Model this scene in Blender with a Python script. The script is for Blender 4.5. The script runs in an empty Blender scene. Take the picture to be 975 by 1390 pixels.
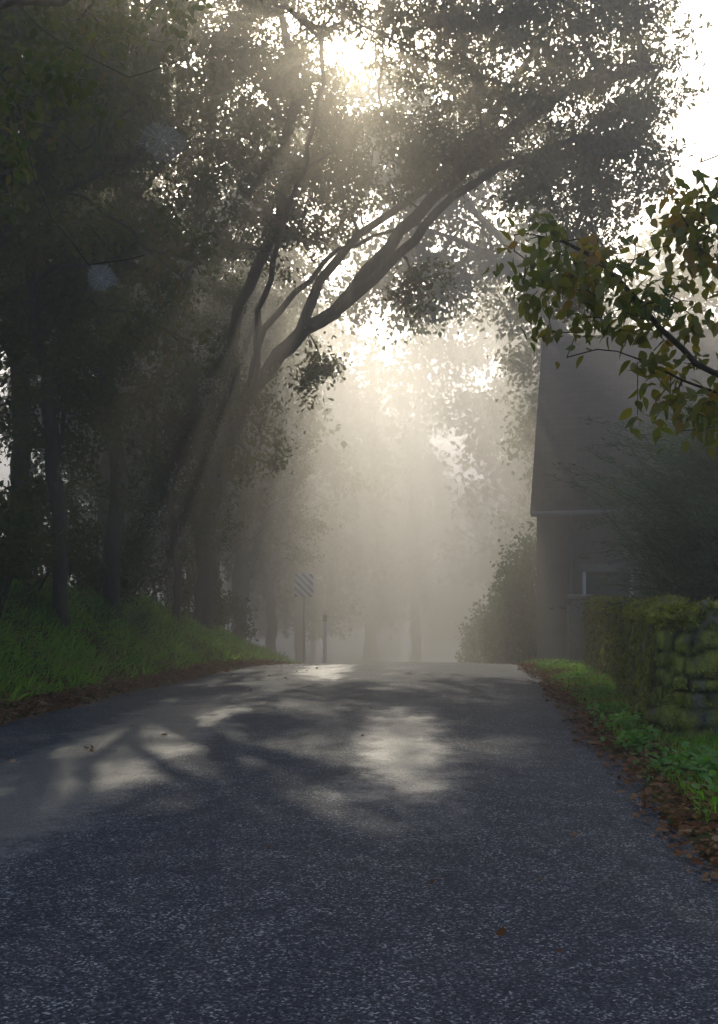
import bpy, math, numpy as np
from mathutils import Vector, noise as mnoise
R = np.random.default_rng(7)
scene = bpy.context.scene
COL = scene.collection

# ------------------------------------------------------------------ helpers
def link(o, parent=None):
    COL.objects.link(o)
    if parent is not None: o.parent = parent
    return o
def empty(name, loc=(0,0,0), rotz=0.0):
    e = bpy.data.objects.new(name, None); e.location = loc; e.rotation_euler = (0,0,rotz)
    e.empty_display_size = .3
    return link(e)
def mesh_np(name, V, F, mat=None, smooth=False):
    me = bpy.data.meshes.new(name)
    if not isinstance(F, (list,tuple)): F = [F]
    F = [np.asarray(f, dtype=np.int32) for f in F if len(f)]
    V = np.asarray(V, dtype=np.float32)
    me.vertices.add(len(V)); me.vertices.foreach_set('co', V.ravel())
    nl = sum(f.size for f in F); nf = sum(len(f) for f in F)
    me.loops.add(nl); me.polygons.add(nf)
    me.loops.foreach_set('vertex_index', np.concatenate([f.ravel() for f in F]))
    tot = np.concatenate([np.full(len(f), f.shape[1], dtype=np.int32) for f in F])
    st = np.concatenate([[0], np.cumsum(tot)[:-1]]).astype(np.int32)
    me.polygons.foreach_set('loop_start', st)
    me.polygons.foreach_set('loop_total', tot)
    me.update(calc_edges=True); me.validate()
    if smooth: me.polygons.foreach_set('use_smooth', np.ones(len(me.polygons), dtype=bool))
    if mat: me.materials.append(mat)
    return me
def obj(name, me, parent=None):
    return link(bpy.data.objects.new(name, me), parent)

def norm(a): return a/np.maximum(np.linalg.norm(a,axis=-1,keepdims=True),1e-9)

LEAF4 = (np.array([[0,0,0],[.5,.32,.07],[1,0,-.06],[.45,-.32,.07]]), [np.array([[0,1,2,3]])])
_o = [(0,0,0),(.25,.16,.03),(.38,.11,.02),(.55,.27,.06),(.68,.17,.03),(.84,.22,.03),(1,0,-.05),
      (.84,-.22,.03),(.68,-.17,.03),(.55,-.27,.06),(.38,-.11,.02),(.25,-.16,.03)]
LEAFOAK = (np.array(_o), [np.array([list(range(12))])])
_p = [(0,0,0),(.12,.16,.03),(.32,.27,.06),(.55,.25,.04),(.78,.13,-.02),(1,0,-.12),(.78,-.13,-.02),(.55,-.25,.04),(.32,-.27,.06),(.12,-.16,.03),(.32,0,0),(.55,0,-.03),(.78,0,-.06)]
LEAFOV = (np.array(_p), [np.array([[1,2,10,0],[2,3,11,10],[3,4,12,11],[0,10,8,9],[10,11,7,8],[11,12,6,7]]), np.array([[4,5,12],[12,5,6]])])
BLADE = (np.array([[0,-.045,0],[0,.045,0],[.5,.035,.0],[.5,-.035,.0],[1,0,-.14]]), [np.array([[0,1,2,3]]), np.array([[3,2,4]])])

def place(tmpl, P, D, S, rng, Nrm=None, W=1.0):
    T, FF = tmpl; n = len(P); k = len(T)
    D = norm(D)
    if Nrm is None: Nrm = rng.normal(size=(n,3))
    B = norm(np.cross(Nrm, D)); N = np.cross(D, B)
    S = np.asarray(S).reshape(-1,1,1)*np.ones((n,1,1))
    t = T[None]*np.array([1,W,1])
    V = P[:,None,:] + S*(t[...,0:1]*D[:,None,:] + t[...,1:2]*B[:,None,:] + t[...,2:3]*N[:,None,:])
    off = (np.arange(n)*k)[:,None,None]
    F = [(f[None]+off).reshape(-1,f.shape[1]) for f in FF]
    return V.reshape(-1,3), F
def merge(parts):
    Vs=[];Fs=[];o=0
    for V,F in parts:
        Vs.append(V)
        for f in F: Fs.append(np.asarray(f)+o)
        o+=len(V)
    return np.concatenate(Vs), Fs

def tube(P, r, sides=6):
    P=np.asarray(P,float); n=len(P)
    T=np.gradient(P,axis=0); T=norm(T)
    ref=np.array([0.31,.17,1.0])
    if abs(T[0]@norm(ref))>.95: ref=np.array([1,.2,.1])
    V=[]; a=np.arange(sides)*2*np.pi/sides
    u=norm(np.cross(T[0],ref))
    for i in range(n):
        u=norm(u-T[i]*(u@T[i])); v=np.cross(T[i],u)
        V.append(P[i]+r[i]*(np.cos(a)[:,None]*u+np.sin(a)[:,None]*v))
    V=np.concatenate(V)
    i,j=np.meshgrid(np.arange(n-1),np.arange(sides),indexing='ij')
    i=i.ravel();j=j.ravel();j2=(j+1)%sides
    F=np.stack([i*sides+j,i*sides+j2,(i+1)*sides+j2,(i+1)*sides+j],1)
    return V,[F]

def resample(pts, step, rng, jit):
    pts=np.asarray(pts,float); out=[pts[0]]
    n=len(pts); ext=np.vstack([2*pts[0]-pts[1],pts,2*pts[-1]-pts[-2]])
    for i in range(n-1):
        p0,p1,p2,p3=ext[i:i+4]; L=np.linalg.norm(p2-p1); k=max(1,int(round(L/step)))
        for q in range(1,k+1):
            t=q/k
            c=.5*((2*p1)+(-p0+p2)*t+(2*p0-5*p1+4*p2-p3)*t*t+(-p0+3*p1-3*p2+p3)*t**3)
            out.append(c+rng.normal(size=3)*jit)
    return np.array(out)
def tubes(pts,r0,r1,sides=5,step=.25):
    rs=resample(pts,step,R,.008); return tube(rs,np.linspace(r0,r1,len(rs)),sides)

def grow(limbs, attr, R0, rng, step=.4, tip=.006, jit=.035, expo=.5, limb_r=None):
    cap=60000
    N=np.zeros((cap,3)); par=np.full(cap,-1); n=0; rmin=np.zeros(cap)
    for li,L in enumerate(limbs):
        pts=resample(L,step,rng,jit)
        if n==0: start=-1; seq=pts
        else:
            start=int(np.argmin(((N[:n]-pts[0])**2).sum(1))); seq=pts
        prev=start; m=len(seq)
        for qi,p in enumerate(seq):
            if prev>=0 and np.linalg.norm(p-N[prev])<.05: continue
            N[n]=p; par[n]=prev; prev=n
            if limb_r is not None:
                a,b=limb_r[li]; rmin[n]=a+(b-a)*qi/(m-1)
            n+=1
    attr=np.asarray(attr)
    base=N[:n].copy()
    d=np.array([((base-a)**2).sum(1).min() for a in attr])
    tips=[]
    for a in attr[np.argsort(d)]:
        dd=((N[:n]-a)**2).sum(1); j=int(np.argmin(dd)); L=math.sqrt(dd[j])
        if L<.02: tips.append(j); continue
        k=max(1,int(math.ceil(L/step)))
        p0=N[j]; dirp = (p0-N[par[j]]) if par[j]>=0 else np.array([0,0,1.])
        dirp=dirp/max(np.linalg.norm(dirp),1e-6)
        c=p0+dirp*L*.45; prev=j
        for q in range(1,k+1):
            t=q/k
            p=(1-t)**2*p0+2*t*(1-t)*c+t*t*a + (rng.normal(size=3)*jit*1.3 if q<k else 0)
            N[n]=p; par[n]=prev; prev=n; n+=1
        tips.append(prev)
    N=N[:n]; par=par[:n]; rmin=rmin[:n]
    w=np.zeros(n)
    isl=np.ones(n,bool); isl[par[par>=0]]=False; w[isl]=1
    for i in range(n-1,-1,-1):
        if par[i]>=0: w[par[i]]+=w[i]
    r=np.maximum(R0*(w/w.max())**expo, tip); r=np.maximum(r,rmin)
    kids=[[] for _ in range(n)]
    for i in range(n):
        if par[i]>=0: kids[par[i]].append(i)
    parts=[]
    heads=[0]
    while heads:
        h=heads.pop(); ch=[]
        if par[h]>=0: ch.append(par[h])
        c=h
        while True:
            ch.append(c)
            if not kids[c]: break
            ks=sorted(kids[c],key=lambda q:-r[q]*100-w[q]*.001); heads+=ks[1:]; c=ks[0]
        if len(ch)<2: continue
        rr=r[ch].copy()
        if par[h]>=0: rr[0]=rr[1]
        sides=8 if rr.max()>.05 else (5 if rr.max()>.015 else 3)
        parts.append(tube(N[ch],rr,sides))
    return merge(parts), N, par, np.array(tips)

def leaves_at(N, par, tips, per, spread, size, tmpl, rng, W=1., droop=.5):
    t=np.repeat(tips,per); p=N[t]; q=N[np.maximum(par[t],0)]
    f=rng.random((len(t),1))**1.5
    cen=rng.normal(size=(len(tips),3))*spread*.25
    P=p+(q-p)*f*.9+rng.normal(size=(len(t),3))*np.array([spread,spread,spread*.7])*(.35+.65*rng.random((len(t),1)))+np.repeat(cen,per,0)
    D=rng.normal(size=P.shape); D[:,2]-=droop
    Nn=rng.normal(size=P.shape)*.8+np.array([0,0,1.])
    S=size*(.6+.7*rng.random(len(P)))
    return place(tmpl,P,D,S,rng,Nn,W)

def ell(c, rad, n, rng, shell=.0):
    d=norm(rng.normal(size=(n,3))); rr=rng.random((n,1))**(1/3.)
    rr=shell+(1-shell)*rr
    return np.asarray(c)+d*rr*np.asarray(rad)

# ------------------------------------------------------------------ materials
def mat(name):
    m=bpy.data.materials.new(name); m.use_nodes=True; nt=m.node_tree; nt.nodes.clear()
    return m,nt,nt.nodes,nt.links
def ramp(nodes, stops):
    r=nodes.new('ShaderNodeValToRGB'); e=r.color_ramp.elements
    e[0].position=stops[0][0]; e[0].color=(*stops[0][1],1)
    e[1].position=stops[-1][0]; e[1].color=(*stops[-1][1],1)
    for p,c in stops[1:-1]:
        x=e.new(p); x.color=(*c,1)
    return r
def leaf_mat(name, cols, trans=.45, gloss=.06, nscale=.6, sat=1.1):
    m,nt,n,l=mat(name)
    g=n.new('ShaderNodeNewGeometry'); no=n.new('ShaderNodeTexNoise'); no.inputs['Scale'].default_value=nscale
    l.new(g.outputs['Position'],no.inputs['Vector'])
    mx=n.new('ShaderNodeMath'); mx.operation='MULTIPLY_ADD'; mx.inputs[1].default_value=.55
    l.new(g.outputs['Random Per Island'],mx.inputs[0])
    m2=n.new('ShaderNodeMath'); m2.operation='MULTIPLY_ADD'; m2.inputs[1].default_value=1.6; m2.inputs[2].default_value=-.58
    l.new(no.outputs['Fac'],m2.inputs[0]); l.new(m2.outputs[0],mx.inputs[2])
    r=ramp(n,[(i/(len(cols)-1),c) for i,c in enumerate(cols)]); l.new(mx.outputs[0],r.inputs[0])
    d=n.new('ShaderNodeBsdfDiffuse'); t=n.new('ShaderNodeBsdfTranslucent')
    hs=n.new('ShaderNodeHueSaturation'); hs.inputs['Value'].default_value=1.7; hs.inputs['Saturation'].default_value=sat
    l.new(r.outputs[0],hs.inputs['Color']); l.new(hs.outputs[0],t.inputs[0]); l.new(r.outputs[0],d.inputs[0])
    a=n.new('ShaderNodeMixShader'); a.inputs[0].default_value=trans; l.new(d.outputs[0],a.inputs[1]); l.new(t.outputs[0],a.inputs[2])
    last=a
    if gloss>0:
        gl=n.new('ShaderNodeBsdfGlossy'); gl.inputs['Roughness'].default_value=.5
        b=n.new('ShaderNodeMixShader'); b.inputs[0].default_value=gloss; l.new(a.outputs[0],b.inputs[1]); l.new(gl.outputs[0],b.inputs[2]); last=b
    o=n.new('ShaderNodeOutputMaterial'); l.new(last.outputs[0],o.inputs[0]); return m
def rough_mat(name, stops, scale=8, rough=.85, bump=.3, bscale=None, detail=8, stretch=(1,1,1), spec=.3):
    m,nt,n,l=mat(name)
    g=n.new('ShaderNodeTexCoord'); mp=n.new('ShaderNodeMapping'); mp.inputs['Scale'].default_value=stretch
    l.new(g.outputs['Object'],mp.inputs[0])
    no=n.new('ShaderNodeTexNoise'); no.inputs['Scale'].default_value=scale; no.inputs['Detail'].default_value=detail; no.inputs['Roughness'].default_value=.65
    l.new(mp.outputs[0],no.inputs['Vector'])
    r=ramp(n,stops); l.new(no.outputs['Fac'],r.inputs[0])
    n2=n.new('ShaderNodeTexNoise'); n2.inputs['Scale'].default_value=bscale or scale*4; n2.inputs['Detail'].default_value=6
    l.new(mp.outputs[0],n2.inputs['Vector'])
    b=n.new('ShaderNodeBump'); b.inputs['Strength'].default_value=bump; b.inputs['Distance'].default_value=.03
    l.new(n2.outputs['Fac'],b.inputs['Height'])
    p=n.new('ShaderNodeBsdfPrincipled'); p.inputs['Roughness'].default_value=rough; p.inputs['Specular IOR Level'].default_value=spec
    l.new(r.outputs[0],p.inputs['Base Color']); l.new(b.outputs[0],p.inputs['Normal'])
    o=n.new('ShaderNodeOutputMaterial'); l.new(p.outputs[0],o.inputs[0]); return m

M_bark=rough_mat('bark',[(.3,(.035,.028,.02)),(.6,(.085,.07,.05)),(.75,(.08,.095,.045))],6,.9,.8,14,stretch=(3,3,.6))
M_leafL=leaf_mat('leaf_beech',[(.04,.07,.02),(.07,.10,.026),(.11,.12,.035),(.18,.125,.04)],.48,0)
M_leafO=leaf_mat('leaf_oak',[(.04,.065,.018),(.08,.10,.024),(.13,.12,.032),(.20,.13,.04)],.5,0)
M_leafH=leaf_mat('leaf_hazel',[(.06,.09,.02),(.11,.135,.025),(.17,.155,.03),(.26,.16,.045)],.55,.04,2.5)
M_leafS=leaf_mat('leaf_shrub',[(.03,.06,.018),(.05,.10,.028),(.09,.13,.04)],.35,.05)
M_jun=leaf_mat('juniper_needles',[(.05,.09,.045),(.09,.14,.075),(.17,.23,.13)],.4,0,1.2,1.)
M_grass=leaf_mat('grass_blades',[(.06,.11,.02),(.12,.23,.03),(.20,.36,.045),(.25,.44,.06),(.26,.25,.08)],.5,0,.9,1.05)
M_weed=leaf_mat('weed_leaves',[(.07,.18,.03),(.12,.28,.045),(.18,.32,.055)],.45,.04,3)
M_dead=leaf_mat('dead_leaves',[(.10,.045,.03),(.18,.085,.04),(.26,.14,.07),(.34,.22,.12)],.12,.0,2)
M_moss=leaf_mat('moss_tufts',[(.08,.10,.018),(.19,.21,.03),(.31,.30,.045),(.15,.13,.045)],.3,0,4)

# ------------------------------------------------------------------ terrain
YS=[-40,0,10.6,16,20.5,24,27,32,40,60,100,400]
XL=[-9,-4.9,-3.7,-2.65,-1.65,-.95,-.55,-.05,.6,1.5,3.5,18]
XR=[-2.7,1.25,2.32,2.86,3.22,3.36,3.5,3.75,4.3,5.6,7.6,22]
def xl(y): return np.interp(y,YS,XL)+.05*np.sin(y*1.3)
def xr(y): return np.interp(y,YS,XR)+.04*np.sin(y*1.7+1)
def zb(y):
    u=np.clip(np.asarray(y,float)-17,0,7); v=np.clip(np.asarray(y,float)-24,0,50)
    return -.01*u*u-.14*v
def ss(a,b,x):
    t=np.clip((x-a)/(b-a),0,1); return t*t*(3-2*t)
def wob(x,y):
    return .5*np.sin(x*1.7+y*.9)+.3*np.sin(x*3.9-y*2.3+1)+.2*np.sin(x*7.3+y*6.1+2)
def hgt(x,y):
    x=np.asarray(x,float); y=np.asarray(y,float)
    e=xl(y)-x; f=x-xr(y)
    taper=1-.45*ss(16,26,y)
    left=(ss(.35,2.6,e)*1.3*taper+np.clip(e-2.0,0,30)*.09+ss(0,.4,e)*.05)
    left+=ss(.6,2,e)*(wob(x*1.3,y*1.3)*.10+wob(x*3.1+2,y*3.3)*.04)
    right=ss(0,.5,f)*.06+ss(1.5,4,f)*.35
    right+=ss(.1,.6,f)*wob(x*2,y*2)*.02
    road=np.where((e<0)&(f<0),-.035,0.)
    far=ss(60,300,np.abs(x))*6
    return zb(y)+left+right+road+far
def zz(x,y): return float(hgt(x,y))
def axis(segs):
    out=[]
    for a,b,s in segs: out+=list(np.arange(a,b,s))
    return np.array(out+[segs[-1][1]])
gx=axis([(-320,-40,20),(-40,-12,2),(-12,-6,.4),(-6,6,.1),(6,12,.4),(12,40,2),(40,320,20)])
gy=axis([(-40,0,2),(0,34,.15),(34,60,1),(60,100,4),(100,420,20)])
GX,GY=np.meshgrid(gx,gy)
V=np.stack([GX.ravel(),GY.ravel(),hgt(GX,GY).ravel()],1)
nx=len(gx);i,j=np.meshgrid(np.arange(len(gy)-1),np.arange(nx-1),indexing='ij');i=i.ravel();j=j.ravel()
F=np.stack([i*nx+j,i*nx+j+1,(i+1)*nx+j+1,(i+1)*nx+j],1)
M_ground=rough_mat('forest_floor_soil',[(.3,(.045,.035,.018)),(.48,(.08,.06,.03)),(.58,(.06,.09,.025)),(.8,(.13,.08,.045))],3,.95,.9,18,spec=.1)
obj('ground',mesh_np('ground',V,F,M_ground,True))

# road
ry=axis([(-40,0,1),(0,34,.2),(34,100,1),(100,400,10)]); K=25
t=np.linspace(0,1,K)[None,:]
RX=(xl(ry)-.02*np.sin(ry*9)-.03*np.sin(ry*4.1))[:,None]*(1-t)+(xr(ry)+.03*np.sin(ry*7)+.02*np.sin(ry*17))[:,None]*t
RY=np.repeat(ry[:,None],K,1); RZ=zb(ry)[:,None]+.02+.05*(1-(2*t-1)**2)+0*RX
RZ[:,0]-=.03;RZ[:,-1]-=.03
V=np.stack([RX.ravel(),RY.ravel(),RZ.ravel()],1)
i,j=np.meshgrid(np.arange(len(ry)-1),np.arange(K-1),indexing='ij');i=i.ravel();j=j.ravel()
F=np.stack([i*K+j,i*K+j+1,(i+1)*K+j+1,(i+1)*K+j],1)
def asphalt():
    m,nt,n,l=mat('damp_asphalt')
    tc=n.new('ShaderNodeTexCoord'); pos=tc.outputs['Object']
    def math_(op,a,b=None,c=None,clamp=False):
        q=n.new('ShaderNodeMath'); q.operation=op; q.use_clamp=clamp
        for k_,v in enumerate((a,b,c)):
            if v is None: continue
            if isinstance(v,(int,float)): q.inputs[k_].default_value=v
            else: l.new(v,q.inputs[k_])
        return q.outputs[0]
    def noise_(s,d=4,r=.5):
        q=n.new('ShaderNodeTexNoise'); q.inputs['Scale'].default_value=s; q.inputs['Detail'].default_value=d; q.inputs['Roughness'].default_value=r
        l.new(pos,q.inputs['Vector']); return q.outputs['Fac']
    def voro(s):
        v=n.new('ShaderNodeTexVoronoi'); v.inputs['Scale'].default_value=s; l.new(pos,v.inputs['Vector'])
        sp=n.new('ShaderNodeSeparateColor'); l.new(v.outputs['Color'],sp.inputs[0]); return v.outputs['Distance'],sp
    vd,sp=voro(115); vd2,sp2=voro(210)
    sx=n.new('ShaderNodeSeparateXYZ'); l.new(pos,sx.inputs[0]); X=sx.outputs[0]; Y=sx.outputs[1]
    nz0=noise_(1.3,10,.78)
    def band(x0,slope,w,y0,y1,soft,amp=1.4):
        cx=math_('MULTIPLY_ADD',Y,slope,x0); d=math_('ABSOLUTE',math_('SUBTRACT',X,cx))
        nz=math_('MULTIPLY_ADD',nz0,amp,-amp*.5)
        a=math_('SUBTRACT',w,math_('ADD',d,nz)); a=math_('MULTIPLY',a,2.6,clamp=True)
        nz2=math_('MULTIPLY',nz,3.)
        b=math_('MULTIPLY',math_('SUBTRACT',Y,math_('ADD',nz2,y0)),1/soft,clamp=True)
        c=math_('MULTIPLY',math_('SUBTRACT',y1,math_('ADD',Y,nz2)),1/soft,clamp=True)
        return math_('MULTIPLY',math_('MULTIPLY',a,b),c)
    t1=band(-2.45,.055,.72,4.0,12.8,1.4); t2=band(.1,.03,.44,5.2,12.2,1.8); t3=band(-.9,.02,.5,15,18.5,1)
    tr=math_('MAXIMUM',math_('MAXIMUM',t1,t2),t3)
    big=noise_(.8,6,.65)
    damp=math_('MULTIPLY',math_('SUBTRACT',big,.5),4.,clamp=True)
    r=ramp(n,[(0,(.006,.010,.020)),(.5,(.022,.031,.050)),(.76,(.058,.073,.10)),(.92,(.16,.175,.20)),(1,(.38,.39,.41))])
    l.new(math_('MULTIPLY_ADD',math_('SUBTRACT',noise_(5,6,.7),.5),.6,sp.outputs[0]),r.inputs[0])
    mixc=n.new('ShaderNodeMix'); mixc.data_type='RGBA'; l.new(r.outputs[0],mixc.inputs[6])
    mixc.inputs[7].default_value=(.17,.168,.165,1)  # polished wheel tracks; their paler base colour also paints in sunlit patches
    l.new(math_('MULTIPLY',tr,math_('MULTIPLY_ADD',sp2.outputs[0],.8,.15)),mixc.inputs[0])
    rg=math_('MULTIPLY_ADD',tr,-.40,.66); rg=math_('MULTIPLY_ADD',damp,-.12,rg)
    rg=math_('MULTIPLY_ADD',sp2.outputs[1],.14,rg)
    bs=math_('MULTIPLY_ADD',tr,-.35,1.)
    b=n.new('ShaderNodeBump'); b.inputs['Distance'].default_value=.008
    h=math_('ADD',math_('MULTIPLY',vd,-1.0),math_('MULTIPLY',vd2,-.6)); h=math_('ADD',h,math_('MULTIPLY',sp.outputs[2],.5)); l.new(h,b.inputs['Height']); l.new(bs,b.inputs['Strength'])
    p=n.new('ShaderNodeBsdfPrincipled'); l.new(mixc.outputs[2],p.inputs['Base Color']); l.new(rg,p.inputs['Roughness']); l.new(b.outputs[0],p.inputs['Normal'])
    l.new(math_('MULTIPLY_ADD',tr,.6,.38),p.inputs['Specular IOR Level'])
    o=n.new('ShaderNodeOutputMaterial'); l.new(p.outputs[0],o.inputs[0]); return m
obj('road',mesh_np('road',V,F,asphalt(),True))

# ------------------------------------------------------------------ trees
def make_tree_meshes(tag, limbs, attr, R0, seed, per, spread, size, tmpl, lm, W=1., droop=.5, **kw):
    rng=np.random.default_rng(seed)
    (bV,bF),N,par,tips=grow(limbs,attr,R0,rng,**kw)
    lV,lF=leaves_at(N,par,tips,per,spread,size,tmpl,rng,W,droop)
    return mesh_np(tag+'_wood',bV,bF,M_bark,True), mesh_np(tag+'_leaves',lV,lF,lm)
def put_tree(name, ms, loc=(0,0,0), rz=0., sc=1.):
    e=empty(name,loc,rz); e.scale=(sc,sc,sc)
    obj('trunk_and_branches',ms[0],e); obj('foliage',ms[1],e); return e
def carve(A,px,pz,r,ang=28.5):
    ax=np.array([0,math.cos(math.radians(ang)),math.sin(math.radians(ang))])
    d=A-np.array([px,18,pz]); d=d-np.outer(d@ax,ax)
    return A[np.linalg.norm(d,axis=1)>r]

rng=np.random.default_rng(3)
ox,oy=-3.35,22.; oz=zz(ox,oy)
limbs=[
 [(ox,oy,oz-.3),(ox+.05,oy,oz+1.2),(-3.15,21.9,3.3),(-2.6,21.6,4.9),(-2.1,21.2,5.7),(-1.35,20.6,6.35),(-.5,20,6.85),(.3,19.5,7.3),(1.0,19,7.9),(1.7,18.5,8.5),(2.5,18,8.8),(3.5,17.5,9.0)],
 [(-1.35,20.6,6.35),(-1.1,20.8,7.1),(-.6,21,8.0),(.0,21,8.7),(1.0,20.8,9.3),(2.2,20.4,10.3),(3.2,20,11.6)],
 [(-2.6,21.6,4.9),(-2.6,21.5,6.6),(-2.3,21.3,7.7),(-1.7,21.,8.7),(-1.5,20.6,9.8),(-1.3,20.2,11.2),(-1.5,20,12.6)],
 [(-.5,20,6.85),(.1,20,7.6),(.8,19.8,8.3),(1.7,19.3,9.1),(2.6,18.5,9.6),(3.8,18,10.2),(5.0,17.6,10.4)],
 [(-2.1,21.2,5.7),(-2.0,20.4,6.7),(-1.6,19.4,7.6),(-1.1,18.2,8.6),(-.6,17,9.4)],
 [(-3.15,21.9,3.3),(-3.6,22.2,5.5),(-3.7,22.2,8),(-3.3,22,10.5),(-3,22,13)],
 [(-2.4,21.4,5.2),(-1.9,20.9,6.7),(-1.0,20.5,7.6),(-.4,20.3,8.1),(.3,20.3,8.4),(1.2,20.2,8.6)],
]
lr=[(.23,.045),(.12,.03),(.06,.015),(.10,.025),(.08,.02),(.14,.03),(.09,.025)]
A=[ell((.2,18.5,11.8),(3.4,3,2.1),330,rng), ell((3.4,18,10.5),(2.4,2.2,1.8),290,rng), ell((2.6,17.6,12.6),(3.0,2.4,1.6),230,rng),
   ell((-2.4,20.,9.8),(1.7,2.,2.4),200,rng), ell((4.6,17.8,8.9),(1.0,1.4,1.1),90,rng), ell((4.0,18.,7.2),(.6,.8,1.4),56,rng),
   ell((.6,19.4,9.6),(2.2,1.3,.8),120,rng), ell((1.2,18.9,6.95),(.5,.6,.55),12,rng), ell((-.9,20.3,5.6),(.5,.6,.6),14,rng),
   ell((-2.2,20.6,4.8),(.8,.9,1.3),36,rng), ell((-3.8,21.5,13),(2,2.5,2.5),100,rng), ell((3.2,17.8,8.5),(.9,.9,.7),36,rng), ell((-.2,18.5,14.3),(3,2.5,1.3),90,rng),
   ell((-1.6,21.5,12.2),(1.9,1.8,2.2),150,rng), ell((-1.0,21.4,9.4),(1.4,1.0,.9),60,rng)]
A=np.concatenate(A)
A=carve(A,-.05,10.85,.52); A=carve(A,-.05,10.0,.28); A=carve(A,-1.95,5.4,.85); A=carve(A,1.7,9.7,.25); A=carve(A,-1.2,9.2,.3); A=carve(A,.55,8.6,.32); A=carve(A,-.9,10.6,.22)
oak=make_tree_meshes('oak',limbs,A,.22,5,52,.22,.105,LEAFOAK,M_leafO,1.15,limb_r=lr)
put_tree('oak_tree',oak)

def gen_tree(tag,seed,H,crown,na,per,size,lm,R0=.16,z0=2.,spread=.3,tm=LEAF4,W=1.):
    rng=np.random.default_rng(seed)
    limbs=[[(0,0,-.4),(.05,0,1.),(rng.normal()*.12,rng.normal()*.12,3),(rng.normal()*.3,rng.normal()*.3,H*.5),(rng.normal()*.5,rng.normal()*.5,H*.92)]]
    for k in range(6):
        a=rng.random()*6.28; z_=z0+.6+k*(H*.55-z0)/6; L=crown*(.6+.4*rng.random())
        limbs.append([(0,0,z_),(math.cos(a)*L*.4,math.sin(a)*L*.4,z_+L*.45),(math.cos(a)*L*.95,math.sin(a)*L*.95,z_+L*.75)])
    A=[]
    for k in range(9):
        a=rng.random()*6.28; q=crown*.62*rng.random()**.5; z_=z0+1+(H-z0-1)*(k+.5)/9
        A.append(ell((math.cos(a)*q,math.sin(a)*q,z_),(crown*.6,crown*.6,(H-z0)*.13),na//9,rng))
    return make_tree_meshes(tag,limbs,np.concatenate(A),R0,seed+1,per,spread,size,tm,lm,W)
tA=gen_tree('beechA',11,13,2.7,360,58,.12,M_leafL,spread=.27)
tB=gen_tree('beechB',21,12,2.4,340,58,.115,M_leafL,R0=.12,z0=1.6,spread=.26)
tC=gen_tree('beechC',31,14,3.0,340,58,.125,M_leafL,R0=.16,z0=3.,spread=.28)
spots=[(-5.0,13,tC,.3,1.),(-4.4,15.2,tB,2.,.9),(-4.2,17.6,tC,4.,.85),(-3.6,20.2,tB,1.,.62),(-7.4,11.5,tC,2.5,1.),(-6.8,15,tA,4.4,1.1),
       (-6.3,19,tC,5.,1.1),(-5.8,24,tA,1.2,1.1),(-3.7,27.,tB,3.,.85),(-3.9,33,tC,.4,.9),(-6.8,30,tC,2.,1.2),(-10,14,tC,3,1.2),(-9.5,20,tA,3.3,1.2)]
for (x,y,t_,rz,sc) in spots:
    put_tree('beech_tree',t_,(x,y,zz(x,y)),rz,sc)

rng=np.random.default_rng(30)
ax_,ay=7.6,33.; az=zz(ax_,ay)
limbs=[[(ax_,ay,az-.3),(7.5,33,2),(7.3,33,5.5),(6.8,33,9),(6.0,33,12.5),(5.2,33,16)],
 [(7.3,33,5.5),(6.6,32.6,8.8),(5.2,32.2,11),(3.4,32,12.2),(1.4,31.6,12.8)],
 [(6.8,33,9),(5.4,33.2,11.8),(3.7,33.4,13.8),(2.0,33.5,15.2),(0,33.5,16)]]
A=np.concatenate([ell((3.6,32.6,14.2),(3.6,2.6,3.4),240,rng),ell((.6,32,14.8),(3.2,2.4,2.9),180,rng),ell((5.8,32.6,10.5),(1.8,2.2,3.),110,rng),ell((6.2,32.6,6.2),(1.2,1.6,2),50,rng),ell((-2.6,33,13.5),(2.0,2,3.4),110,rng),ell((1.6,32.6,11.0),(2.8,1.8,1.5),95,rng)])
A=carve(A,-1.95,5.4,1.1); A=carve(A,.5,5.0,.5); A=carve(A,-.05,10.85,.6)
arch=make_tree_meshes('arch',limbs,A,.2,31,42,.42,.19,LEAF4,M_leafL,1.,step=.6,limb_r=[(.2,.05),(.06,.02),(.06,.02)])
put_tree('ash_tree',arch)

rng=np.random.default_rng(8)
bz=zz(-5.9,7.2)
limbs=[[(-5.9,7.2,bz-.3),(-5.8,7.2,3.),(-5.9,7.3,6),(-5.7,7.4,9)],
 [(-5.8,7.2,3.4),(-4.6,7.3,4.6),(-3.4,7.2,5.2),(-2.4,7.1,5.4),(-1.5,7,5.6),(-.6,7,5.8)],
 [(-3.4,7.2,5.2),(-2.6,7.1,4.95),(-2.3,7.0,4.6),(-2.2,7.,4.2),(-2.0,7.,3.75),(-1.85,7.,3.58),(-1.6,7.,3.53),(-1.48,7,3.62)],
 [(-2.4,7.1,5.4),(-2.0,7,5.05),(-1.6,7,4.8),(-1.4,7,4.86),(-1.22,7.,4.94)],
 [(-5.8,7.2,4.2),(-4.6,8.5,5.4),(-3.6,9.5,6.1),(-2.8,10,6.7)]]
A=np.concatenate([ell((-3.3,9,6.6),(1.2,1.6,1.0),60,rng),ell((-1.7,8,6.3),(1.3,1,.5),40,rng),ell((-3.2,8.4,5.1),(.5,.9,.7),20,rng),ell((-2.2,7,4.6),(.25,.3,.5),8,rng)])
near=make_tree_meshes('beechN',limbs,A,.05,6,30,.17,.085,LEAFOV,M_leafL,1.,limb_r=[(.14,.05),(.02,.007),(.008,.004),(.007,.003),(.02,.008)],tip=.003,step=.3,jit=.03,expo=.7)
put_tree('beech_tree',near)

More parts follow.
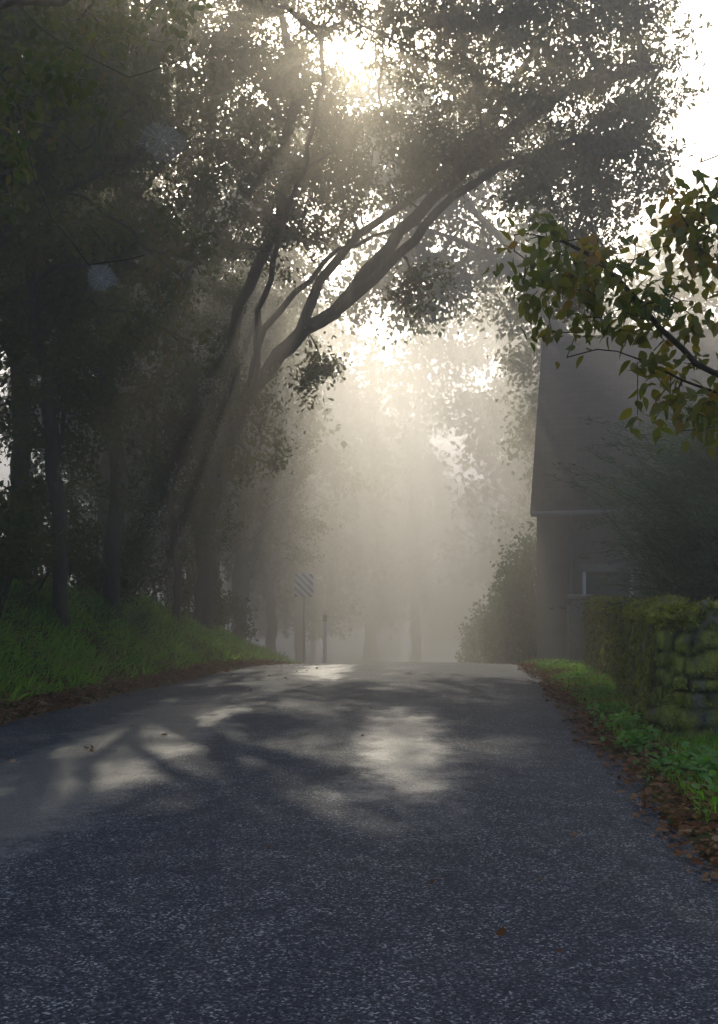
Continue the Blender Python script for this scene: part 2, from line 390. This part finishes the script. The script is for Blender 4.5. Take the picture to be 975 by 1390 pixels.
rng=np.random.default_rng(18)
hz=zz(4.4,6.9)
limbs=[[(4.4,6.9,hz-.3),(4.3,6.8,1.5),(4.1,6.6,2.9),(3.9,6.5,4.2),(3.8,6.4,5.2)],
 [(4.2,6.7,2.),(3.1,6.3,2.35),(2.15,6.05,2.6),(1.9,6,2.75),(1.62,6,3.05),(1.38,6,3.3),(1.0,6,3.45)],
 [(2.6,6.15,2.5),(2.1,6,2.5),(1.7,6,2.68),(1.4,6,2.78),(1.2,6,2.72)],
 [(4.1,6.6,2.9),(3.,6.2,3.3),(2.4,6,3.5),(2.1,6,3.55),(1.85,5.9,3.5)],
 [(3.9,6.5,4.2),(3,6.2,4.1),(2.4,6,4.0),(2.0,6,3.85)]]
A=np.concatenate([ell((2.1,6,3.55),(.28,.5,.36),38,rng),ell((1.6,6,3.15),(.55,.4,.28),38,rng),ell((1.1,6,3.25),(.3,.3,.3),19,rng),
 ell((1.35,6,2.95),(.4,.35,.14),12,rng),ell((1.95,6,2.5),(.35,.4,.26),30,rng),ell((2.7,6.2,3.4),(.5,.6,.9),50,rng),ell((3.8,6.5,4.8),(.9,.9,.8),50,rng),ell((1.85,6,2.9),(.3,.35,.15),10,rng)])
hazel=make_tree_meshes('hazel',limbs,A,.035,9,8,.095,.09,LEAFOV,M_leafH,1.0,.9,tip=.0025,step=.18,jit=.014,limb_r=[(.08,.03),(.018,.005),(.007,.003),(.012,.004),(.012,.004)])
put_tree('hazel_tree',hazel)

dt=gen_tree('far',41,16,3.8,260,34,.30,M_leafL,R0=.22,z0=2.6,spread=.5)
dt2=gen_tree('far2',51,18,4.4,260,34,.32,M_leafL,R0=.25,z0=4,spread=.55)
e=empty('distant_trees')
rng=np.random.default_rng(77)
fs=[(-4.6,39),(-4.2,48),(-3.4,58),(-4.,70),(-8,43),(-8,55),(-8,68),(1.5,104),(-12,48),(-11,34),(-16,30),(6.4,110),(11,100),(-4.5,98),
    (9.2,41),(9.8,50),(10.4,61),(11.5,74),(14,44),(15,56),(13,32),(20,40),(21,52),(4.6,86),(.6,90)]
for k,(x,y) in enumerate(fs):
    ms=(dt,dt2)[k%2]; q=bpy.data.objects.new('tree_%d'%k,None); link(q,e)
    s=(.85+.4*rng.random())*(1.3 if y>60 else 1.)
    if k>=23: s=1.6
    q.location=(x,y,zz(x,y)); q.rotation_euler=(0,0,rng.random()*6.28); q.scale=(s,s,s)
    obj('wood',ms[0],q); obj('leaves',ms[1],q)

# ------------------------------------------------------------------ shrubs
def shrub(name, blobs, nper, size, tm, lm, seed, W=1.):
    rng=np.random.default_rng(seed); P=[]; parts=[]
    for (c,rad) in blobs:
        nc=max(6,nper//45); cc=ell(c,rad,nc,rng,.55)
        for q in cc: P.append(q+rng.normal(size=(45,3))*np.array(rad)*.16)
        g=np.array([c[0],c[1],zz(c[0],c[1])-.05])
        for k in range(8):
            tp=ell(c,rad,1,rng,.7)[0]; mid=(g+tp)/2+rng.normal(size=3)*.1
            parts.append(tubes([g+rng.normal(size=3)*np.array([.1,.1,0]),mid,tp],.02,.005))
    P=np.concatenate(P); P=P[P[:,2]>hgt(P[:,0],P[:,1])-.02]
    D=rng.normal(size=P.shape); D[:,2]+=.1
    Nn=rng.normal(size=P.shape)*.7+np.array([0,0,1])
    V,F=place(tm,P,D,size*(.6+.7*rng.random(len(P))),rng,Nn,W)
    e=empty(name)
    sv,sf=merge(parts); obj('stems',mesh_np('stems',sv,sf,M_bark,True),e); obj('foliage',mesh_np('foliage',V,F,lm),e)
shrub('laurel_shrub',[((4.15,24.6,1.0),(.8,.9,1.6)),((3.95,26.4,.3),(.65,.9,1.5)),((4.5,25.3,1.2),(.7,.8,1.5))],3600,.13,LEAF4,M_leafS,61)
shrub('laurel_shrub',[((4.0,29.5,-.4),(.8,1.3,1.5)),((4.2,33,-.9),(.9,1.5,1.5)),((4.7,37,-1.6),(1.,2,1.5))],2600,.14,LEAF4,M_leafS,62)
shrub('bramble_bush',[((-5.0,10.6,1.95),(.7,1.2,.55)),((-5.6,11.5,2.3),(.9,1.3,.8)),((-5.4,8.8,1.9),(.6,1,.5))],2400,.09,LEAFOV,M_leafS,63)
shrub('bramble_bush',[((-4.9,13.4,2.0),(.7,1,.5)),((-5.1,15.8,2.2),(.8,1.4,.7)),((-4.5,18.6,1.9),(.7,1.2,.7)),((-3.6,23.6,1.1),(.6,1,.7)),((-3.4,25.6,.6),(.7,1,.8))],2200,.10,LEAFOV,M_leafL,64)
shrub('hawthorn_shrub',[((-6.4,13.2,2.9),(1.,1.5,1.1)),((-5.9,17.2,2.9),(1.,1.8,1.2)),((-5.4,21,2.6),(1.,1.6,1.3)),((-4.8,25,1.8),(1.,1.6,1.4)),((-7.5,10,3.),(1.,1.5,1.2))],2600,.11,LEAF4,M_leafL,65)

def juniper():
    rng=np.random.default_rng(91); parts=[];stem=[]
    cs=[((5.5,13.6),4.2,1.8,520),((6.0,11.4),3.7,1.6,360),((5.6,16.0),3.6,1.3,240),((7.2,13),4.3,1.8,160),((5.0,10.9),2.7,1.0,260),((5.1,13.2),2.6,1.1,240)]
    for (cx,cy),top,rad,cnt in cs:
        g0=zz(cx,cy)
        for k in range(cnt):
            a=rng.random()*6.283; b=rng.random()**.8
            el=math.radians(15+70*b); L=(top-g0)*(.55+.45*rng.random()) if el>.9 else rad*(.9+.4*rng.random())
            st=np.array([cx+rng.normal()*.35,cy+rng.normal()*.35,g0+(.6+1.6*rng.random()*(top-g0)/3)])
            d=np.array([math.cos(a)*math.cos(el),math.sin(a)*math.cos(el),math.sin(el)])
            L=min(L,(top-st[2])/max(d[2],.25)*1.05) if d[2]>.25 else L
            m=26; t=np.linspace(0,1,m)[:,None]
            P=st+d*L*t+np.array([0,0,-1.])*(L*.24)*t**2.2+np.array([math.cos(a),math.sin(a),0])*L*.15*t**2
            stem.append(tube(P[::5],np.linspace(.010,.002,len(P[::5])),3))
            T=norm(np.gradient(P,axis=0))
            S=norm(np.cross(T,[0,0,1.]))
            for sgn in (-1,1):
                for rep in range(2):
                    sel=P[6:]+rng.normal(size=(m-6,3))*.03
                    D=T[6:]*.9+sgn*S[6:]*.75+rng.normal(size=(m-6,3))*.4+np.array([0,0,.05])
                    parts.append(place(BLADE,sel,D,(.10+.11*rng.random(m-6))*np.linspace(1.2,.6,m-6),rng,None,1.5))
    V,F=merge(parts)
    e=empty('juniper_shrub'); sv,sf=merge(stem)
    obj('stems',mesh_np('stems',sv,sf,M_bark),e); obj('needle_sprays',mesh_np('sprays',V,F,M_jun),e)
juniper()

# ------------------------------------------------------------------ mossy wall
def fbm(x,y,z): return mnoise.fractal(Vector((x,y,z)),1.,2.,4)
def wall():
    e=empty('mossy_stone_wall')
    path=resample([(4.25,19.3,0),(3.66,15,0),(3.05,11.5,0),(2.62,9.2,0),(2.72,8.85,0),(3.25,8.7,0),(6,8.5,0),(9.5,8.2,0)],.04,R,0)
    T=norm(np.gradient(path,axis=0)); Nn=np.stack([T[:,1],-T[:,0],0*T[:,0]],1)
    prof=[]; h=1.2; w=.46
    for z in np.linspace(-.2,h-.06,48): prof.append((0,z))
    for s in np.linspace(.0,1,8): prof.append((-w*s,h-.03+.05*math.sin(s*3.14)))
    for z in np.linspace(h-.06,-.2,8): prof.append((-w,z))
    V=[]; cols=[]
    for pi_,(p,n_) in enumerate(zip(path,Nn)):
        g=float(zb(p[1])); al=pi_*.04
        for (s,z) in prof:
            q=p+n_*s; n1=fbm(q[0]*9,q[1]*9,z*3.5); n2=fbm(q[0]*2,q[1]*2,z*2+5); n3=fbm(q[0]*25,q[1]*25,z*18)
            zr=z/.17+.6*n2; row=math.floor(zr); u=(al/(.30+.08*math.sin(row*3.1))+.5*(row%2)+.3*math.sin(row*7.)+.35*n2)
            fu=abs((u%1)-.5)*2; fz=abs((zr%1)-.5)*2
            joint=max(fu**7,fz**5)*(.45+.9*min(1,max(0,.5+n2))); ci=math.sin(math.floor(u)*12.9+row*78.2)*.5
            dd=.045*n1+.055*n2+.02*n3+.03*max(0,1-z*2)-.055*joint+.022*ci*(1-joint)
            sg=1 if s>-w*.5 else -1
            V.append((q[0]+n_[0]*dd*sg,q[1]+n_[1]*dd*sg,z+g+(.10*n2+.06*n1+.03*ci if z>h-.1 else 0)))
            cols.append(min(1,joint))
    V=np.array(V); k=len(prof); n_=len(path)
    i,j=np.meshgrid(np.arange(n_-1),np.arange(k-1),indexing='ij');i=i.ravel();j=j.ravel()
    F=np.stack([i*k+j,(i+1)*k+j,(i+1)*k+j+1,i*k+j+1],1)
    end=np.array([list(range(k))]) ; end2=np.array([[ (n_-1)*k+q for q in range(k)]])
    m=rough_mat('mossy_stone',[(.30,(.06,.055,.04)),(.38,(.18,.17,.13)),(.45,(.15,.16,.045)),(.57,(.29,.29,.055)),(.68,(.16,.17,.04)),(.78,(.23,.22,.17))],6,.95,1.,34,stretch=(1,1,.6),spec=.1)
    nt=m.node_tree; at=nt.nodes.new('ShaderNodeAttribute'); at.attribute_name='joint'; pr=[q for q in nt.nodes if q.type=='BSDF_PRINCIPLED'][0]
    src=pr.inputs['Base Color'].links[0].from_socket; mx=nt.nodes.new('ShaderNodeMix'); mx.data_type='RGBA'
    nt.links.new(at.outputs['Fac'],mx.inputs[0]); nt.links.new(src,mx.inputs[6]); mx.inputs[7].default_value=(.03,.03,.015,1); nt.links.new(mx.outputs[2],pr.inputs['Base Color'])
    me=mesh_np('wall',V,[F,end,end2],m,True)
    if len(me.vertices)==len(cols):
        a=me.attributes.new('joint','FLOAT','POINT'); a.data.foreach_set('value',np.array(cols,dtype=np.float32))
    obj('stones',me,e)
    rng=np.random.default_rng(5); cols=np.array(cols)
    cnt=90000; fi=rng.integers(0,len(F),cnt); c=V[F[fi]]; w1=rng.random((cnt,2,1))
    P=(c[:,0]*(1-w1[:,0])+c[:,1]*w1[:,0])*(1-w1[:,1])+(c[:,3]*(1-w1[:,0])+c[:,2]*w1[:,0])*w1[:,1]
    fr=fi%(k-1); top=(fr>=44)&(fr<=58)
    keep=(np.array([fbm(p[0]*4,p[1]*4,p[2]*3) for p in P])>np.where(top,-.4,-.03))&((cols[F[fi,0]]<.5)|top); P=P[keep]; tp_=top[keep]
    pi_=np.clip((fi[keep]//(k-1)),0,n_-1); out=Nn[pi_]
    D=out*.5+np.array([0,0,-1.])+rng.normal(size=P.shape)*.5
    D[tp_]=rng.normal(size=(tp_.sum(),3))*.7+out[tp_]*.5+np.array([0,0,.3])
    V2,F2=place(LEAF4,P+out*.003,D,(.014+.024*rng.random(len(P)))*np.where(tp_,1.6,1),rng,out+rng.normal(size=P.shape)*.6,.9)
    obj('moss',mesh_np('moss',V2,F2,M_moss),e)
wall()

def box(name,lo,hi,m,parent,bev=.0):
    lo=np.array(lo,float);hi=np.array(hi,float)
    V=np.array([[ (lo,hi)[a][0],(lo,hi)[b][1],(lo,hi)[c][2]] for a in (0,1) for b in (0,1) for c in (0,1)])
    F=np.array([[0,1,3,2],[4,6,7,5],[0,4,5,1],[2,3,7,6],[0,2,6,4],[1,5,7,3]])
    o=obj(name,mesh_np(name,V,F,m),parent)
    if bev:
        b=o.modifiers.new('bevel','BEVEL'); b.width=bev; b.segments=2
    return o
M_stone=rough_mat('weathered_stone',[(.3,(.14,.13,.11)),(.55,(.25,.24,.2)),(.75,(.12,.14,.07))],5,.9,.6)
e=empty('stone_gatepost',(4.25,19.8,zz(4.25,19.8)),-.1)
box('shaft',(-.2,-.2,-.3),(.2,.2,1.22),M_stone,e,.02); box('cap',(-.25,-.25,1.222),(.25,.25,1.33),M_stone,e,.03)

# ------------------------------------------------------------------ house
def house():
    a=math.radians(-13.5); e=empty('slate_roof_house',(3.85,22.2,-.25),a)
    M_r=rough_mat('rendered_wall',[(.3,(.15,.135,.115)),(.55,(.24,.215,.185)),(.75,(.18,.165,.135))],2.2,.9,.25,60)
    m,nt,n,l=mat('slate_roof'); tc=n.new('ShaderNodeTexCoord'); br=n.new('ShaderNodeTexBrick')
    mp=n.new('ShaderNodeMapping'); mp.inputs['Rotation'].default_value=(math.radians(-47),0,0); l.new(tc.outputs['Object'],mp.inputs[0]); l.new(mp.outputs[0],br.inputs['Vector'])
    br.inputs['Scale'].default_value=1; br.inputs['Brick Width'].default_value=.28; br.inputs['Row Height'].default_value=.2; br.inputs['Mortar Size'].default_value=.01
    br.inputs['Color1'].default_value=(.04,.038,.037,1); br.inputs['Color2'].default_value=(.09,.083,.075,1); br.inputs['Mortar'].default_value=(.01,.01,.01,1)
    p=n.new('ShaderNodeBsdfPrincipled'); p.inputs['Roughness'].default_value=.8; p.inputs['Specular IOR Level'].default_value=.25; l.new(br.outputs[0],p.inputs['Base Color'])
    b=n.new('ShaderNodeBump'); b.inputs['Strength'].default_value=.5; b.inputs['Distance'].default_value=.02; l.new(br.outputs['Fac'],b.inputs['Height']); b.invert=True; l.new(b.outputs[0],p.inputs['Normal'])
    o=n.new('ShaderNodeOutputMaterial'); l.new(p.outputs[0],o.inputs[0]); M_s=m
    W=11.;D=8.2;E=3.45;RH=7.9
    V=[(0,0,-1.5),(W,0,-1.5),(W,D,-1.5),(0,D,-1.5),(0,0,E),(W,0,E),(W,D,E),(0,D,E),(0,D/2,RH),(W,D/2,RH)]
    obj('walls',mesh_np('walls',V,[np.array([[0,1,5,4],[2,3,7,6]]),np.array([[3,0,4,8,7],[1,2,6,9,5]])],M_r),e)
    def slab(nm,y0,z0,y1,z1):
        d=np.array([0,y1-y0,z1-z0]);d=d/np.linalg.norm(d); up=np.array([0,-d[2],d[1]]); up=up*(1 if up[2]>0 else -1)
        s=np.array([0,y0,z0])-d*.28+up*.02; t_=np.array([0,y1,z1])+up*.02; th=up*.1
        V=[]
        for x in (-.12,W+.12):
            for q in (s,t_,t_+th,s+th): V.append((x,q[1],q[2]))
        F=np.array([[0,3,2,1],[4,5,6,7],[0,1,5,4],[3,7,6,2],[0,4,7,3],[1,2,6,5]])
        obj(nm,mesh_np(nm,V,F,M_s),e)
    slab('roof_front',0,E,D/2-.003,RH); slab('roof_back',D,E,D/2+.003,RH)
    rt=tube([(-.14,D/2,RH+.1),(W/2,D/2,RH+.1),(W+.14,D/2,RH+.1)],[.11]*3,10); obj('ridge_tiles',mesh_np('ridge',rt[0],rt[1],M_s,True),e)
    M_w=rough_mat('painted_frame',[(.3,(.5,.49,.45)),(.7,(.62,.6,.56))],9,.5,.05)
    M_d=rough_mat('door_wood',[(.3,(.05,.06,.055)),(.7,(.08,.09,.085))],9,.5,.1,stretch=(6,1,.5))
    m,nt,n,l=mat('window_glass'); p=n.new('ShaderNodeBsdfPrincipled'); p.inputs['Base Color'].default_value=(.015,.018,.02,1); p.inputs['Roughness'].default_value=.08
    o=n.new('ShaderNodeOutputMaterial'); l.new(p.outputs[0],o.inputs[0]); M_g=m
    M_p=rough_mat('grey_pipe',[(.3,(.12,.12,.12)),(.7,(.17,.17,.17))],4,.5,.05)
    box('door',(1.05,-.035,-.2),(1.95,-.003,1.95),M_d,e); box('door_frame_l',(.97,-.06,-.2),(1.047,-.002,2.03),M_w,e); box('door_frame_r',(1.953,-.06,-.2),(2.03,-.002,2.03),M_w,e); box('lintel',(.9,-.075,2.033),(2.1,-.002,2.2),M_stone,e,.01)
    for k,x in enumerate((3.1,5.6,8.2)):
        box('pane_%d'%k,(x,-.02,.9),(x+1.05,-.003,2.1),M_g,e)
        for nm,lo,hi in (('l',(x-.07,-.05,.83),(x-.002,-.002,2.17)),('r',(x+1.052,-.05,.83),(x+1.12,-.002,2.17)),('t',(x,-.05,2.102),(x+1.05,-.002,2.17)),('b',(x,-.05,.83),(x+1.05,-.002,.898)),('m',(x+.5,-.045,.9),(x+.55,-.022,2.1))):
            box('frame_%s_%d'%(nm,k),lo,hi,M_w,e)
        box('sill_%d'%k,(x-.12,-.14,.74),(x+1.17,-.002,.828),M_stone,e,.01)
    dp=tube([(.72,-.09,-.8),(.72,-.09,1),(.72,-.09,3.15),(.72,-.2,3.33)],[.045]*4,10); obj('downpipe',mesh_np('dp',dp[0],dp[1],M_p,True),e)
    gt=tube([(-.1,-.27,3.27),(W/2,-.27,3.29),(W+.1,-.27,3.27)],[.06]*3,10); obj('gutter',mesh_np('gt',gt[0],gt[1],M_p,True),e)
    box('chimney',(8.6,D/2-.35,RH-.6),(9.4,D/2+.35,RH+1.0),M_stone,e,.01)
house()

# ------------------------------------------------------------------ road sign and post
def sign():
    x,y=-1.42,26.5; z=zz(x,y); e=empty('chevron_road_sign',(x,y,z),.05)
    M_m=rough_mat('galvanised_steel',[(.3,(.28,.28,.28)),(.7,(.36,.36,.36))],8,.45,.05)
    tp=1.85-z
    pt=tube([(0,0,-.3),(0,0,1),(0,0,tp)],[.032]*3,10); obj('pole',mesh_np('pole',pt[0],pt[1],M_m,True),e)
    m,nt,n,l=mat('sign_face'); tc=n.new('ShaderNodeTexCoord'); w=n.new('ShaderNodeTexWave'); w.wave_type='BANDS'; w.bands_direction='DIAGONAL'
    mp=n.new('ShaderNodeMapping'); mp.inputs['Scale'].default_value=(1,0,1); l.new(tc.outputs['Object'],mp.inputs[0]); l.new(mp.outputs[0],w.inputs[0]); w.inputs['Scale'].default_value=3.4
    r=ramp(n,[(0,(.78,.79,.8)),(1,(.10,.15,.30))]); r.color_ramp.interpolation='CONSTANT'; r.color_ramp.elements[1].position=.6
    l.new(w.outputs['Fac'],r.inputs[0]); p=n.new('ShaderNodeBsdfPrincipled'); p.inputs['Roughness'].default_value=.4; l.new(r.outputs[0],p.inputs['Base Color']); o=n.new('ShaderNodeOutputMaterial'); l.new(p.outputs[0],o.inputs[0])
    box('panel',(-.24,-.06,tp-.62),(.24,-.045,tp-.02),m,e,.004)
    box('back_bracket',(-.15,-.044,tp-.4),(.15,-.033,tp-.34),M_m,e)
    x,y=-.92,27.6; z=zz(x,y); e=empty('marker_post',(x,y,z)); M_wp=rough_mat('white_plastic',[(.3,(.65,.65,.63)),(.7,(.78,.78,.76))],6,.5,.05)
    M_bk=rough_mat('dark_band',[(.3,(.03,.03,.03)),(.7,(.04,.04,.04))],6,.5,.05)
    box('shaft',(-.05,-.04,-.3),(.05,.04,1.5),M_wp,e,.01); box('band',(-.053,-.043,1.503),(.053,.043,1.68),M_bk,e,.01); box('top',(-.05,-.04,1.683),(.05,.04,1.85),M_wp,e,.015)
sign()

# ------------------------------------------------------------------ grass, weeds, litter
def dens(x,y,s): return .5+.5*wob(x*s,y*s)
rng=np.random.default_rng(100)
n=200000; y=4+26*rng.random(n)**1.1; ee=.45+3.6*rng.random(n)**.9; x=xl(y)-ee
k=(dens(x,y,1.4)*1.0+.2>rng.random(n))&(rng.random(n)<np.clip(1.2-ee*.22-.5*(ee<.85),0,1))&(rng.random(n)<np.clip(1.6-y/20,.2,1)); x=x[k];y=y[k];ee=ee[k]
P=np.stack([x,y,hgt(x,y)-.01],1); D=rng.normal(size=P.shape)*.6+np.array([.4,0,.9])
cl=.6+.8*dens(x+5,y,2.7); S=(.07+.17*rng.random(len(P)))*(1.1-.1*ee)*cl
g1=place(BLADE,P,D,S,rng,None,1.3)
n=60000; y=3+24*rng.random(n); ff=.15+1.2*rng.random(n)**.8; x=xr(y)+ff
k=(dens(x,y,2.1)>.3+.5*rng.random(n)); x=x[k];y=y[k]
P=np.stack([x,y,hgt(x,y)-.01],1); D=rng.normal(size=P.shape)*.6+np.array([0,0,.9]); g2=place(BLADE,P,D,.04+.09*rng.random(len(P)),rng,None,1.2)
V,F=merge([g1,g2]); obj('grass',mesh_np('grass',V,F,M_grass))
P=[]
for (cx,cy,r_,c_) in [(2.4,7.4,.26,420),(2.55,6.9,.3,380),(2.35,8.6,.18,200),(2.5,9.6,.18,200),(2.65,10.8,.2,200),(2.9,12.6,.25,220),(2.25,6.1,.2,150),(3.2,6.2,.5,420),(3.1,15,.3,200),(3.3,17.5,.3,200)]:
    q=np.stack([cx+rng.normal(size=c_)*r_*.55,cy+rng.normal(size=c_)*r_*.9,np.zeros(c_)],1); q[:,2]=hgt(q[:,0],q[:,1])+.01+.13*rng.random(c_); P.append(q)
n=9000; y=6+16*rng.random(n); ee=.7+2.9*rng.random(n); x=xl(y)-ee; k=dens(x,y,1.7)>.5; x=x[k];y=y[k]; P.append(np.stack([x,y,hgt(x,y)+.02+.2*rng.random(len(x))],1))
P=np.concatenate(P); D=rng.normal(size=P.shape); D[:,2]=D[:,2]*.4+.1
V,F=place(LEAFOV,P,D,.03+.05*rng.random(len(P)),rng,rng.normal(size=P.shape)*.4+np.array([0,0,1]),1.2); obj('weeds',mesh_np('weeds',V,F,M_weed))
P=[]
n=28000; y=2.5+26*rng.random(n)**1.1; ee=.55+rng.normal(size=n)*.4; x=xl(y)-ee; P.append(np.stack([x,y,hgt(x,y)+.012+.05*rng.random(n)],1)[(ee>-.3)])
n=10000; y=2.5+22*rng.random(n)**1.1; ff=.25+rng.normal(size=n)*.3; x=xr(y)+ff; P.append(np.stack([x,y,hgt(x,y)+.012+.02*rng.random(n)],1)[(ff>-.2)])
n=10000; y=5+24*rng.random(n); ee=.9+3*rng.random(n); x=xl(y)-ee; P.append(np.stack([x,y,hgt(x,y)+.06+.06*rng.random(n)],1))
n=150; y=3+18*rng.random(n); tt=np.where(rng.random(n)<.6,rng.random(n)**2*.35,rng.random(n)); x=xl(y)*(1-tt)+xr(y)*tt; P.append(np.stack([x,y,zb(y)+.03+.05*(1-(2*tt-1)**2)],1))
P=np.concatenate(P)
rd=(P[:,0]>xl(P[:,1]))&(P[:,0]<xr(P[:,1])); P[:,2]=np.where(rd,np.maximum(P[:,2],zb(P[:,1])+.03+.05*(1-(2*(P[:,0]-xl(P[:,1]))/(xr(P[:,1])-xl(P[:,1]))-1)**2)),P[:,2])
D=rng.normal(size=P.shape); D[:,2]*=.25
V,F=place(LEAFOAK,P,D,.03+.045*rng.random(len(P)),rng,rng.normal(size=P.shape)*.35+np.array([0,0,1]),1.3); obj('fallen_leaves',mesh_np('fallen_leaves',V,F,M_dead))

# ------------------------------------------------------------------ spider webs
M_web=rough_mat('web_silk',[(.3,(.7,.7,.7)),(.7,(.8,.8,.8))],5,.5,0)
def web(c,r,seed):
    rg=np.random.default_rng(seed); e=empty('spider_web',c,.2); parts=[]
    A_=np.sort(np.arange(13)*2*np.pi/13+rg.normal(size=13)*.09); rad=r*(.75+.45*rg.random(13))
    pts=lambda k,f:np.array([math.cos(A_[k%13])*rad[k%13]*f,.15*r*f*math.sin(A_[k%13]*2),math.sin(A_[k%13])*rad[k%13]*f*.8])
    for k in range(13): parts.append(tube([pts(k,0),pts(k,.5),pts(k,1.15)],[.0007]*3,3))
    for s in np.linspace(.18,1,11):
        L=np.array([pts(k,s) for k in range(14)]); parts.append(tube(L,[.0006]*14,3))
    V,F=merge(parts); obj('strands',mesh_np('web',V,F,M_web),e)
web((-1.34,6.98,4.42),.15,1); web((-1.76,6.98,3.48),.10,2)

# ------------------------------------------------------------------ mist
def mist(name,lo,hi,dens_,g,col):
    m,nt,n,l=mat(name); s=n.new('ShaderNodeVolumeScatter'); s.inputs['Density'].default_value=dens_; s.inputs['Anisotropy'].default_value=g; s.inputs['Color'].default_value=(*col,1)
    o=n.new('ShaderNodeOutputMaterial'); l.new(s.outputs[0],o.inputs['Volume'])
    lo=np.array(lo,float);hi=np.array(hi,float)
    V=np.array([[ (lo,hi)[a][0],(lo,hi)[b][1],(lo,hi)[c][2]] for a in (0,1) for b in (0,1) for c in (0,1)])
    F=np.array([[0,1,3,2],[4,6,7,5],[0,4,5,1],[2,3,7,6],[0,2,6,4],[1,5,7,3]])
    obj(name,mesh_np(name,V,F,m))
mist('mist',(-45,4,-12),(45,18.99,15),.022,.6,(1,.955,.87))
mist('mist',(-45,19.,-12),(45,130,15),.038,.55,(1,.955,.87))

# ------------------------------------------------------------------ light, world, camera
EL=28.5
w=bpy.data.worlds.new('World'); scene.world=w; w.use_nodes=True; nt=w.node_tree
bg=nt.nodes['Background']; sk=nt.nodes.new('ShaderNodeTexSky'); sk.sky_type='NISHITA'; sk.sun_disc=False
sk.sun_elevation=math.radians(EL); sk.sun_rotation=0; sk.dust_density=4; sk.air_density=1.
nt.links.new(sk.outputs[0],bg.inputs[0]); bg.inputs[1].default_value=.21
L=bpy.data.lights.new('sun','SUN'); L.energy=5; L.angle=math.radians(.5); L.color=(1,.86,.62)
so=bpy.data.objects.new('sun',L); so.rotation_euler=(math.radians(-(90-EL)),0,0); so.location=(0,30,30); link(so)
c=bpy.data.cameras.new('camera'); c.sensor_fit='VERTICAL'; c.sensor_height=36; c.lens=36; c.shift_y=110/1390; c.clip_end=1500; c.clip_start=.05
co=bpy.data.objects.new('camera',c); co.location=(0,0,1.33); co.rotation_euler=(math.radians(90),0,0); link(co); scene.camera=co
scene.view_settings.view_transform='Standard'; scene.view_settings.look='None'; scene.view_settings.exposure=0
